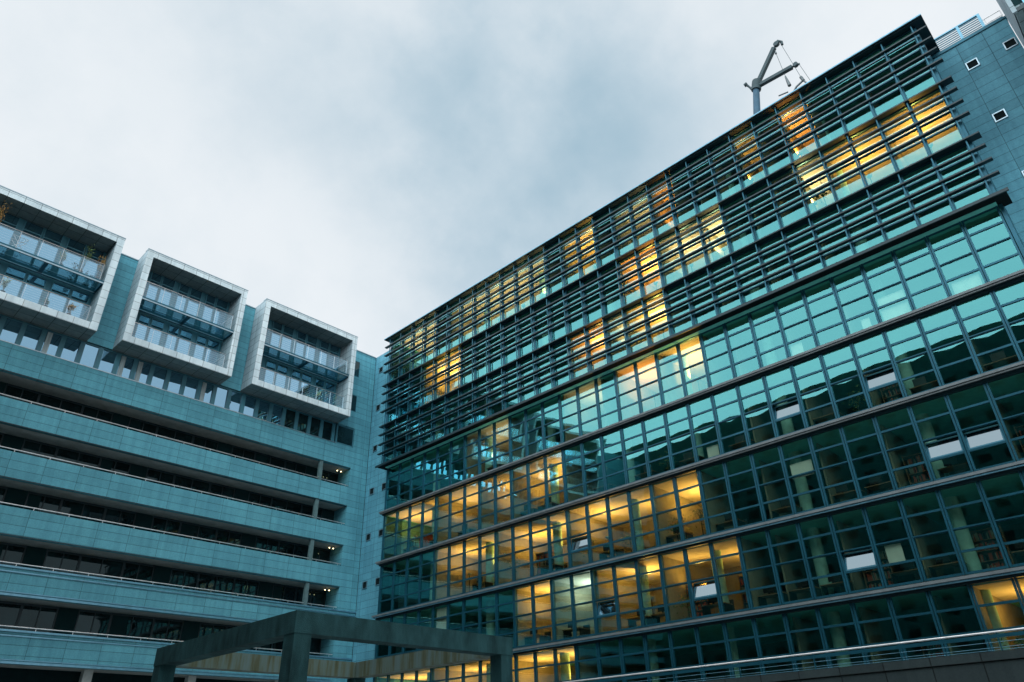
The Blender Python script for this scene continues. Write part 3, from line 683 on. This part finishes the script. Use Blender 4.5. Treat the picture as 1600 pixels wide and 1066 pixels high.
# ------------------------------------------------------------------ crane on the office roof
XK = 38.
cr = thing('roof_crane', (XK, 12.3, 31.42), 'grey crane with two booms and hanging hooks rising behind the glass roof edge', 'crane')
def kp(y, z, dx=0): return (XK+dx, y, z)
MB().tube([kp(12.5, 31.5), kp(11.46, 38.95), kp(11.02, 41.3)], .27, 12, 0, .22).build('mast', [CRANE_B], cr)
MB().lathe(kp(12.5, 31.42), [(0, 0), (1.1, 0), (1.1, .35), (.5, .5), (0, .5)], 16).build('base_plate', CRANE, cr)
q = MB(); q.tube([kp(11.08, 41.0), kp(10.85, 41.75)], .34, 12); q.build('boom_head', CRANE, cr)
def boom(p0, p1, p2, r):
    q = MB()
    a, b = Vector(p0), Vector(p1); d = (b-a).normalized(); s_ = Vector((1, 0, 0)); u = d.cross(s_)
    vs = [p + s_*x*r + u*y_*r for p, sc2 in ((a, 1), (b, 1)) for x, y_ in ((-1, -.9), (1, -.9), (1, .9), (-1, .9))]
    q.add(vs, [(0, 1, 5, 4), (1, 2, 6, 5), (2, 3, 7, 6), (3, 0, 4, 7), (3, 2, 1, 0), (4, 5, 6, 7)])
    q.tube([p1, p2], r*.55, 8)
    o = q.build('boom', CRANE, cr); return o
boom(kp(10.85, 41.5), kp(9.08, 43.75), kp(8.72, 44.1), .14)
boom(kp(10.75, 41.25), kp(8.35, 41.05), kp(7.85, 40.92), .14)
q = MB(); q.tube([kp(8.95, 43.98), kp(8.70, 44.12), kp(8.50, 43.85), kp(8.50, 43.55)], .14, 8, 0, .09); q.tube([kp(8.86, 43.95, -.12), kp(8.86, 43.95, .12)], .2, 12); q.build('pulley', CRANE, cr)
q = MB(); q.tube([kp(8.1, 41.05, -.12), kp(8.1, 41.05, .12)], .17, 12); q.build('pulley', CRANE, cr)
q = MB(); q.tube([kp(10.95, 41.35), kp(11.35, 41.35), kp(11.62, 42.0)], .13, 8, 0, .09); q.tube([kp(11.55, 42.1), kp(11.78, 42.05)], .14, 8); q.build('counter_arm', CRANE, cr)
q = MB()
q.tube([kp(9.02, 43.9), kp(9.08, 43.3), kp(8.95, 40.6)], .018, 5); q.tube([kp(8.55, 43.5), kp(8.02, 39.6)], .018, 5); q.tube([kp(7.88, 40.9), kp(7.5, 38.6)], .018, 5); q.build('cable', CABLE, cr)
q = MB(); q.tube([kp(8.96, 40.6), kp(8.93, 40.2), kp(8.88, 39.6)], .05, 8, 0, .12); q.build('hook_block', CABLE, cr)
q = MB(); q.tube([kp(9.08, 43.25), kp(9.08, 43.1)], .07, 8); q.build('hook_block', CABLE, cr)
q = MB(); q.tube([kp(8.05, 39.75), kp(7.95, 39.3)], .10, 8); q.tube([kp(7.95, 39.35), kp(8.5, 39.15), kp(9.0, 38.6)], .07, 6); q.tube([kp(9.75, 39.3), kp(9.1, 39.15)], .05, 6); q.tube([kp(7.95, 39.3), kp(7.8, 38.9)], .06, 6); q.build('hoist_arm', CABLE, cr)

# ------------------------------------------------------------------ neighbouring balcony box in the top right corner
nb = thing('neighbouring_building', (30, -6, -1.6), 'dark underside and pale edge of a projecting upper storey at the top right corner', 'building')
MB().box(28.0, 32.0, -12, -2.44, 25.92, 26.2).build('soffit', SOFFIT_BOX, nb)
MB().box(28.0, 32.0, -12, -2.48, 26.2, 34).build('wall', PANEL, nb)
MB().box(27.9, 28.0, -2.50, -2.34, 25.85, 34).build('edge_trim', STONE_BOXY, nb)
MB().box(27.93, 28.0, -12, -2.50, 25.85, 26.05).build('edge_trim', FIN, nb)
for y in (-2.80, -4.2): MB().box(27.9, 28.0, y-.07, y, 26.05, 34).build('post', LEDGE, nb)
MB().box(28.01, 31.9, -2.44, -2.40, 26.2, 34).build('side_panel', STONE_BOXY, nb)
# ------------------------------------------------------------------ building behind the camera, seen only as a reflection
ob = thing('opposite_building', (-12, 5, -1.6), 'dark block across the courtyard, mirrored in the lower glass', 'building')
MB().box(-24, -12.03, -45, 62, -1.6, 35).build('wall', OPP, ob)
q = MB()
for i in range(9):
    for k in range(28):
        q.box(-12.05, -12.0, -43+k*3.2, -41.4+k*3.2, i*3.7, i*3.7+1.7)
tag(q.build('window', MATT, ob), kind='stuff')

# ------------------------------------------------------------------ concrete pergola
PX0, PX1, PY0, PY1, PZ, PH, PW = 6.82, 12.18, 11.72, 17.42, 2.4, .36, .36
pg = thing('concrete_pergola', (9.5, 14.5, -1.6), 'square concrete pergola frame with stained far beams, standing in the courtyard', 'pergola')
MB().box(PX0, PX0+PW, PY0, PY1, PZ-PH, PZ).build('beam', CONC, pg)
MB().box(PX0+PW, PX1, PY0, PY0+PW, PZ-PH, PZ).build('beam', CONC, pg)
MB().box(PX0+PW, PX1, PY1-PW, PY1, PZ-PH, PZ-.002).build('beam', STAIN, pg)['label'] = 'far beam with rust and algae stains'
MB().box(PX1-PW, PX1, PY0+PW, PY1-PW, PZ-PH, PZ-.001).build('beam', STAIN, pg)['label'] = 'far beam facing the glass wing, stained'
for x, y in ((PX0, PY0), (PX0, PY1-PW), (PX1-PW, PY0), (PX1-PW, PY1-PW)):
    MB().box(x+.012, x+PW-.012, y+.012, y+PW-.012, -1.6, PZ-PH).build('post', CONC, pg)

# ------------------------------------------------------------------ terrace wall with railing in front of the office wing
tw = thing('terrace_wall', (27, 12, -1.6), 'low dark granite terrace wall carrying a bright metal handrail', 'wall')
MB().box(27, 27.3, -8, 36, -1.6, 2.28).build('wall', DGRAN, tw)
MB().box(26.95, 27.35, -8, 36, 2.31, 2.56).build('coping', DGRAN, tw)
q = MB(); q.tube([(27.1, -8, 3.10), (27.1, 36, 3.10)], .032, 8); q.build('handrail', RAILM, tw)
q = MB(); q.box(27.08, 27.12, -8, 36, 2.93, 3.04); q.build('rail_profile', FRAME, tw)
q = MB()
for z in (2.60, 2.67, 2.82): q.tube([(27.1, -8, z), (27.1, 36, z)], .007, 5)
q.build('rail_wire', LEDGE, tw)
for y in [-6+2.9*i for i in range(15)]:
    MB().box(27.07, 27.13, y-.015, y+.015, 2.56, 3.07).build('railing_post', FRAME, tw)
